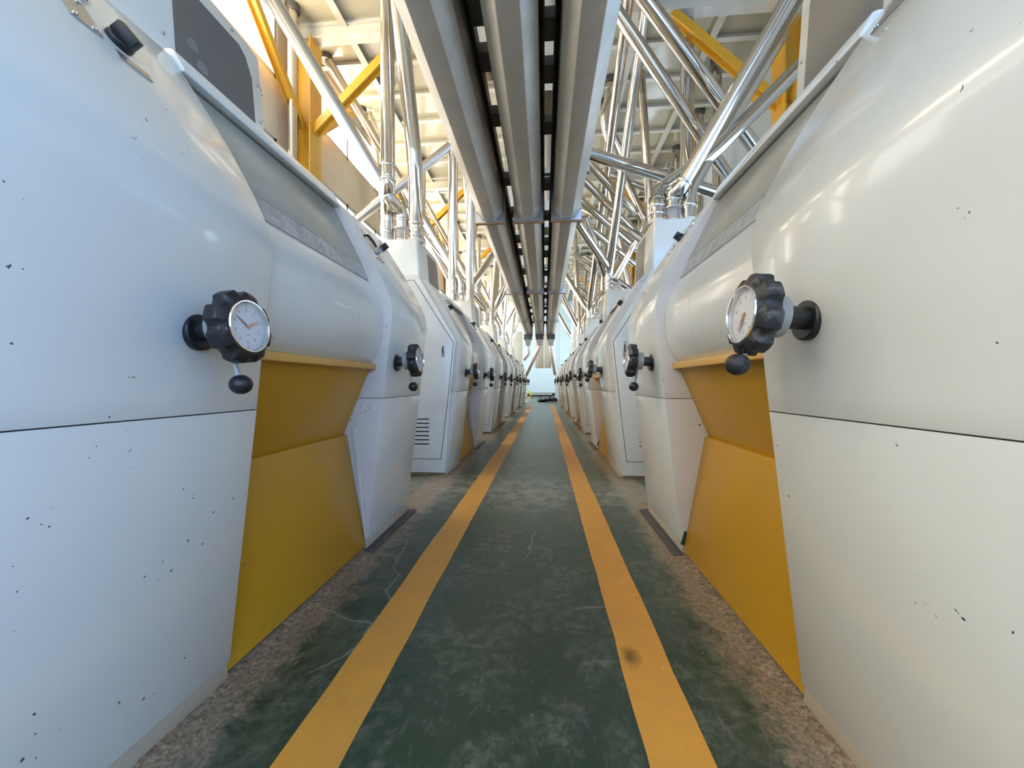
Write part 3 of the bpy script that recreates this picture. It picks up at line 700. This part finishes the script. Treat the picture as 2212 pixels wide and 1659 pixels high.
# left wall and beyond
p = at(632, 11, 5.87); pipe([(p.x, p.y, 0.0), (p.x, p.y, TOP)], 0.075, 'upright pale pipe standing before the first ochre column on the left', LG, mat=M['satin'], clamps=((0, 0.96),))
a = at(770, 475, 6.7); q = at(972, 316, 7.0); pipe([a+(a-q)*0.45, q], 0.083, 'dull pipe crossing low to high behind the second left mill pipes', LG, mat=M['satin'])
c = collar_pos(1, 2, 0); q = at(979, 300, 7.0); pipe([c, up(c, 0.3), ext(up(c, 0.3), q, TOP)], 0.088, 'bright pipe rising from the third left mill, its lowest clamp in view', LG, clamps=((0, 0.5), (0, 0.98)))
c = collar_pos(1, 2, 2); q = at(1018, 390, 7.2); pipe([c, up(c, 0.3), ext(up(c, 0.3), q, TOP)], 0.083, 'pale pipe rising from the third left mill close beside the troughs', LG, mat=M['satin'], clamps=((0, 0.4), (0, 0.98)))
c = collar_pos(1, 2, 1); a = up(c, 0.24); q = at(760, 230, 7.0); pipe([c, a, ext(a, q, TOP)], 0.078, 'pipe with elbow slanting from the third left mill towards the left wall', LG, mat=M['satin'], clamps=((0, 0.4), (1, 0.04)), rad=0.14)
a = at(892, 470, 8.6); q = at(744, 212, 8.2); c = collar_pos(1, 3, 1); pipe([c, up(c, 0.3), a, Vector((max(q.x, XL+0.15), q.y, q.z))], 0.085, 'pipe slanting down from a ceiling hole near the left wall', LG, clamps=((0, 0.6), (2, 0.93)))
a = at(905, 330, 9.5); pipe([at(990, 640, 10.9), at(880, 430, 9.5), ext(at(990, 640, 10.9), at(880, 430, 9.5), TOP)], 0.08, 'slanting pipe seen between the second and third left mills', LG, fil=False)
# right, second mill
c = collar_pos(-1, 1, 1); a = at(1468, 410, 4.4); q = at(1703, 0, 3.9); pipe([c, up(c, 0.16), a, ext(a, q, TOP)], 0.076, 'thick pipe with elbow slanting from the second right mill to the upper right', RG, mat=M['pipe'], clamps=((0, 0.6), (1, 0.6), (2, 0.02)), rad=0.12)
c = collar_pos(-1, 1, 2); c2 = c+Vector((-0.06, 0.05, 0)); b1 = up(c2, 0.32); a = at(1425, 408, 4.65); q = at(1708, 163, 4.5)
pipe([c, up(c, 0.22), a, at(1533, 338, 4.6), q+(q-at(1533, 338, 4.6))*0.5], 0.08, 'pipe with ribbed elbow rising right from the second right mill', RG, clamps=((0, 0.3), (0, 0.7), (1, 0.05), (1, 0.4), (1, 0.8), (2, 0.05)), rad=0.14)
c = collar_pos(-1, 1, 0); pipe([c, up(c, 0.3), at(1760, -40, 5.6)], 0.075, 'pipe behind the elbows of the second right mill, leaning right', RG, clamps=((0, 0.5),))
d = at(1328, 18, 5.3); q = at(1511, 289, 5.9); pipe([d+(d-q)*0.25, q+(q-d)*0.75], 0.085, 'long polished pipe slanting down right from beside the troughs', RG)
d = at(1395, 0, 4.6); q = at(1588, 262, 5.2); pipe([d+(d-q)*0.35, q+(q-d)*0.6], 0.088, 'broad polished pipe slanting down right, in front of the upright one', RG)
p = at(1484, 200, 6.35); pipe([(p.x, p.y, 0.0), (p.x, p.y, TOP)], 0.10, 'upright polished pipe behind the second right mill', RG, clamps=((0, 0.62), (0, 0.45)))
pipe([at(1240, 322, 5.6), at(1600, 432, 6.1)], 0.088, 'near level pipe crossing behind the uprights on the right', RG)
c = collar_pos(-1, 3, 2); q = at(1345, 98, 6.1); pipe([c, up(c, 0.3), ext(up(c, 0.3), q, TOP)], 0.082, 'long pipe rising from the fourth right mill close beside the troughs', RG, clamps=((0, 0.5),))
c = collar_pos(-1, 2, 2); q = at(1394, 20, 5.6); pipe([c, up(c, 0.35), ext(up(c, 0.35), q, TOP)], 0.08, 'bright pipe rising from the third right mill to the ceiling', RG, clamps=((0, 0.2), (0, 0.45), (0, 0.7), (0, 0.95)))
pipe([at(1406, 480, 8.0), at(1384, 155, 7.5)], 0.08, 'thin upright pipe reaching the ceiling behind the third right mill', RG, clamps=((0, 0.3),))
c = collar_pos(-1, 2, 2); pipe([up(c, 0.42), at(1247, 481, 6.7)], 0.078, 'spout falling from the right trough to the third right mill', RG)
pipe([at(1316, 612, 7.9), at(1262, 470, 7.0)], 0.078, 'second spout falling beside the first from the right trough', RG)
for (x0, y0, ya, x1, y1, yb, r, t) in ((1255, 335, 7.2, 1373, 459, 8.2, 0.085, 'topmost'), (1245, 372, 7.6, 1382, 512, 8.8, 0.08, 'second'), (1240, 420, 8.0, 1378, 540, 9.2, 0.08, 'third'), (1235, 460, 8.4, 1370, 570, 9.6, 0.08, 'lowest')):
    pipe([at(x0, y0, ya), at(x1, y1, yb)], r, '%s of four parallel pipes slanting down right behind the uprights' % t, RG)
pipe([at(1330, 345, 8.6), at(1392, 470, 8.6)], 0.075, 'short pipe slanting to the ribbed elbow from behind', RG)
pipe([at(1446, 350, 8.6), at(1385, 500, 8.9), at(1330, 600, 9.2)], 0.07, 'thin pipe leaning left from a black ceiling collar on the right', RG, fil=False, clamps=((0, 0.1),))
pipe([at(1318, 170, 7.8), at(1314, 215, 7.8), at(1302, 260, 7.9), at(1330, 345, 8.2)], 0.085, 'crooked pipe stub hanging from the ceiling by the right trough', RG, clamps=((0, 0.4), (2, 0.3)))
pipe([at(1296, 205, 8.4), at(1302, 250, 8.4), at(1345, 330, 8.6)], 0.07, 'bent pipe just behind the crooked stub', RG, mat=M['satin'])
# farther mills: three spouts each
far = {(1, 3): ((-0.35, -0.6, 0.3), (-1.4, 0.4, 0.0), (0.25, 0.8, 0.1)), (1, 4): ((0.1, 0.9, 0), (-1.6, 0.3, 0), (0.5, -0.8, 0)), (1, 5): ((-0.2, 0.5, 0), (-1.2, -0.6, 0), (0.45, 0.2, 0)),
       (-1, 3): ((0.3, 0.5, 0), (1.5, 0.6, 0), None), (-1, 4): ((0.25, -1.9, 0), (1.2, 0.5, 0), (-0.15, 0.4, 0)), (-1, 5): ((0.4, 0.7, 0), (1.1, -0.5, 0), (0.2, -0.4, 0))}
PN = ('outer', 'middle', 'inner')
for (s, i), dv in far.items():
    for k, d in enumerate(dv):
        if d is None: continue
        c = collar_pos(s, i, k); m = up(c, 0.28)
        t = Vector((c.x+d[0]*(1.6 if k == 1 else 1), c.y+d[1], TOP))
        t.x = max(XL+0.2, min(XR-0.2, t.x))
        pipe([c, m, t], 0.08, '%s pipe rising from the %s %s mill' % (PN[k], NTH[i] if i < 5 else 'farthest', 'left' if s == 1 else 'right'), LG if s == 1 else RG, clamps=((0, 0.6),), seg=14, mat=M['satin'] if (s == 1 and k != 1) else M['pipe'])
# slanting spouts from the troughs to the farther mills
for s, i, yo in ((1, 2, 0.9), (1, 3, -0.3), (1, 3, 0.7), (1, 4, 0.2), (1, 5, 0.0), (-1, 3, 0.4), (-1, 4, -0.6), (-1, 4, 0.5), (-1, 5, 0.1)):
    c = collar_pos(s, i, 2)
    a = Vector(((CX[0] if s == 1 else CX[2])-s*0.2, c.y+yo+0.2, 3.05)); e = Vector((c.x-s*0.02, c.y+0.15+0.1*yo, 2.66))
    m = e+Vector((0, 0, 0.25)); top = Vector((m.x+(a.x-m.x)*1.0, a.y, m.z+1.6))
    pipe([e, m, top], 0.075, 'spout slanting from above the troughs down to the %s %s mill%s' % (NTH[i] if i < 5 else 'farthest', 'left' if s == 1 else 'right', ', %s one' % ('nearer' if yo < 0 else 'farther')), LG if s == 1 else RG, seg=14)
# uprights and slants filling the far distance on both sides
rnd = random.Random(11)
for s in (1, -1):
    for j in range(12):
        y = 7.5+j*1.35; x = AX-s*rnd.uniform(2.5, 3.6); lean = rnd.choice((0, 0, rnd.uniform(-1.3, 1.3)))
        z0 = 0.0 if abs(lean) < 0.01 else 2.2
        x1 = max(XL+0.2, min(XR-0.2, x+lean))
        pipe([(x, y, z0), (x1, y+rnd.uniform(-0.8, 0.8)*(lean != 0), TOP)], 0.08, 'pipe standing behind the %s row of mills, part of the far tangle' % ('left' if s == 1 else 'right'), 'tangle of pipes behind the %s row' % ('left' if s == 1 else 'right'), seg=12, mat=M['satin'] if s == 1 else M['pipe'])
for j in range(9):
    y = 8+j*1.1; xa = rnd.uniform(0.9, 1.6); xb = rnd.uniform(2.6, 3.7); z = rnd.uniform(4.2, 6.4)
    pipe([(xa, y, z), (xb, y+rnd.uniform(-0.5, 0.5), z-rnd.uniform(1.0, 2.2))], 0.075, 'polished pipe slanting across the far tangle above the right mills', 'slanting pipes of the tangle above the right mills', seg=12)
# vertical drops above the troughs, seen through the gaps
for gi, x in enumerate(((CX[0]+CX[1])/2, (CX[1]+CX[2])/2)):
    for k, y in enumerate((1.35, 2.5, 4.7, 7.2, 9.0) if gi == 0 else (1.5, 2.9, 5.3, 6.2, 8.1, 10.2)):
        b = MB(); o0 = Vector((x, y, 3.0)); b.prism([(-0.10, 0), (0.10, 0), (0.075, 0.35), (-0.075, 0.35)], -0.14, 0.14); b.tube([(0, 0, 0.33), (0, 0, 1.2), (0.3*(-1)**k, 0.25, TOP-3.0)], 0.07, 14)
        o = b.build('drop_spout', M['satin'], None, o0); tag(o, '%s drop spout seen through the %s gap between the troughs' % (('nearest', 'second', 'third', 'fourth', 'fifth', 'sixth')[k], 'left' if gi == 0 else 'right'), 'drop spout', 'drop spouts above the troughs')

# ------------------------------------------------------------------ ochre steel columns with knee braces
def beam(b, p, q, w, t=0.012, flange=True):
    p, q = Vector(p), Vector(q); d = (q-p); L = d.length; Q = Matrix.Translation((p+q)/2) @ d.to_track_quat('Z', 'Y').to_matrix().to_4x4()
    b.boxm(Q, w/2, t/2, L/2)
    for sy in (-1, 1): b.boxm(Q @ Matrix.Translation((sy*w/2, 0, 0)), t/2, w/2, L/2)
for s, side in ((-1, 'left'), (1, 'right')):
    for i, y in enumerate(COLY):
        x = -4.03 if s == -1 else 3.74
        r = empty('steel_column', (x, y, 0)); w = 0.34
        b = MB(); b.box((-w/2, -0.008, 0), (w/2, 0.008, ZC-0.32)); b.box((-w/2-0.01, -w/2, 0), (-w/2+0.008, w/2, ZC-0.32)); b.box((w/2-0.008, -w/2, 0), (w/2+0.01, w/2, ZC-0.32)); b.build('post', M['column'], r)
        zb = 5.15
        b = MB(); beam(b, (-s*w*0.4, 0, zb), (-s*(w*0.4+1.62), 0, zb+1.53), 0.13); b.build('knee_brace', M['column'], r)
        for sy in (-1, 1):
            b = MB(); beam(b, (0, sy*0.1, zb), (0, sy*1.65, zb+1.53), 0.12); b.build('knee_brace', M['column'], r)
        tag(r, 'ochre steel column with knee braces, %s along the %s wall' % (('nearest', 'second', 'third', 'fourth', 'farthest')[i], side), 'column', 'ochre columns of the %s wall' % side)

# ------------------------------------------------------------------ far end of the aisle
b = MB(); b.box((-0.32, -0.3, 0), (0.32, 0.3, 3.9)); o = b.build('end_pillar', M['pillar'], None, (-1.60, 22.2, 0), bevel=0.01); tag(o, 'grey green pillar beyond the left row of mills', 'pillar')
b = MB(); b.box((-0.13, -0.13, 0), (0.13, 0.13, ZC)); o = b.build('end_post', M['wall_b'], None, (0.72, 21.5, 0), bevel=0.01); tag(o, 'slim pale blue post beyond the right row of mills', 'pillar')
def outlet(x, pts, label):
    r = empty('trough_outlet', (x, 12.7, 2.5))
    b = MB(); b.box((-0.13, -0.12, -0.14), (0.13, 0.12, 0.03)); b.build('outlet_box', M['darksteel'], r)
    b = MB(); b.add([(-0.11, -0.1, -0.14), (0.11, -0.1, -0.14), (0.11, 0.1, -0.14), (-0.11, 0.1, -0.14), (-0.06, -0.06, -0.36), (0.06, -0.06, -0.36), (0.06, 0.06, -0.36), (-0.06, 0.06, -0.36)],
                    [(0, 1, 5, 4), (1, 2, 6, 5), (2, 3, 7, 6), (3, 0, 4, 7), (0, 3, 2, 1), (4, 5, 6, 7)]); b.build('outlet_funnel', M['satin'], r)
    b = MB(); b.tube([(0, 0, -0.34)]+pts, 0.068, 16); b.build('outlet_pipe', M['satin'], r)
    tag(r, label, 'outlet spout', 'outlet spouts at the end of the troughs')
outlet(CX[0], [(0, 0, -0.60), (-0.16, 0, -0.80)], 'short crooked outlet spout under the end of the left trough')
outlet(CX[1], [(-0.03, 0, -0.42), (-0.46, 0.1, -1.30)], 'outlet spout slanting left from the end of the middle trough')
outlet(CX[2], [(0.0, 0, -0.42), (0.16, 0.1, -1.30)], 'outlet spout slanting right from the end of the right trough')
for k, (xa, xb) in enumerate(((1157, 1173.5), (1176.5, 1190))):
    p = at(xa, 795, 14.6); q = at(xb, 795, 14.6); w = (q.x-p.x)/2; n = 40; b = MB(); vs = []; fs = []
    for j in range(13):
        for i in range(n):
            a = 2*PI*i/n; rr = 1+0.10*math.sin(6*a+k)+0.04*math.sin(j*0.9+a*2)
            vs.append((w*rr*math.cos(a), 0.12*rr*math.sin(a), 1.35*j/12))
    for j in range(12):
        for i in range(n): fs.append((j*n+i, j*n+(i+1) % n, (j+1)*n+(i+1) % n, (j+1)*n+i))
    fs.append(tuple(range(n))); b.add(vs, fs)
    o = b.build('fabric_sleeve', M['sleeve'], None, ((p.x+q.x)/2, 14.6, p.z), sharp=80); tag(o, '%s cream fabric sleeve hanging over the aisle end' % ('left hand' if k == 0 else 'right hand'), 'fabric sleeve', 'cream fabric sleeves over the aisle end')
    b = MB(); b.tube([(0, 0, 1.33), (0, 0, TOP-p.z)], 0.05, 10); b.build('sleeve_spout', M['satin'], o)
# black heap on the floor
r = empty('hose_heap', (0.12, 19.4, 0)); rr = random.Random(3)
for k in range(4):
    b = MB(); pts = []
    cx = -0.25+0.2*k; 
    for i in range(36):
        a = i*0.42; R = 0.17+0.03*math.sin(i); pts.append((cx+R*math.cos(a), R*0.8*math.sin(a), 0.035+0.004*i*(0.6+0.2*k)))
    b.tube(pts, 0.03, 8); b.build('hose_coil', M['black'], r)
b = MB(); b.box((-0.42, -0.1, 0.0), (0.0, 0.15, 0.14)); b.build('hose_bag', M['black'], r, bevel=0.04, bseg=3)
tag(r, 'heap of black hose and bags on the floor at the aisle end', 'hose')
# low white bench and yellow barrier
p = at(1150, 856, 26.0)
r = empty('low_bench', (-0.25, 25.5, 0)); b = MB(); b.box((-0.75, -0.18, 0.20), (0.75, 0.18, 0.27)); b.build('seat', M['white'], r)
for x in (-0.6, 0.0, 0.6):
    b = MB(); b.box((x-0.05, -0.15, 0), (x+0.05, 0.15, 0.20)); b.build('leg', M['base'], r)
tag(r, 'low white bench by the dark skirting of the blue wall', 'bench')
r = empty('yellow_barrier', (-1.28, 24.3, 0)); yb = simple('barrier_yellow', (0.75, 0.55, 0.03), 0.4)
b = MB(); b.tube([(-0.45, 0, 0.0), (-0.45, 0, 0.62), (0.1, 0, 0.62), (0.42, 0, 0.30), (0.42, 0, 0.0)], 0.035, 12); b.build('bent_rail', yb, r)
b = MB(); b.tube([(-0.45, 0, 0.30), (0.42, 0, 0.30)], 0.03, 12); b.build('cross_rail', yb, r)
b = MB(); b.box((-0.40, -0.2, 0.05), (0.2, 0.2, 0.28)); b.build('white_drum', M['white'], r, bevel=0.05, bseg=3)
tag(r, 'yellow tube barrier around a white unit near the blue wall', 'barrier')
# pinkish cloth on the nearest left inlet box
b = MB(); n = 12; vs = []; fs = []
for j in range(n+1):
    for i in range(n+1):
        u, v = i/n, j/n; vs.append((0.02+0.015*math.sin(9*u+4*v)+0.03*v, 0.30*u+0.03*math.sin(6*v), -0.16*v*(0.6+0.6*math.sin(3*u+0.4))+0.012*math.sin(12*u)))
for j in range(n):
    for i in range(n): fs.append((j*(n+1)+i, j*(n+1)+i+1, (j+1)*(n+1)+i+1, (j+1)*(n+1)+i))
b.add(vs, fs); o = b.build('cleaning_cloth', simple('pink_cloth', (0.52, 0.38, 0.40), 0.95), None, (AX-XC+0.02, 0.45+1.28, 2.59), sharp=90)
md = o.modifiers.new('t', 'SOLIDIFY'); md.thickness = 0.006
tag(o, 'pinkish grey cleaning cloth on top of the nearest left inlet box', 'cloth')
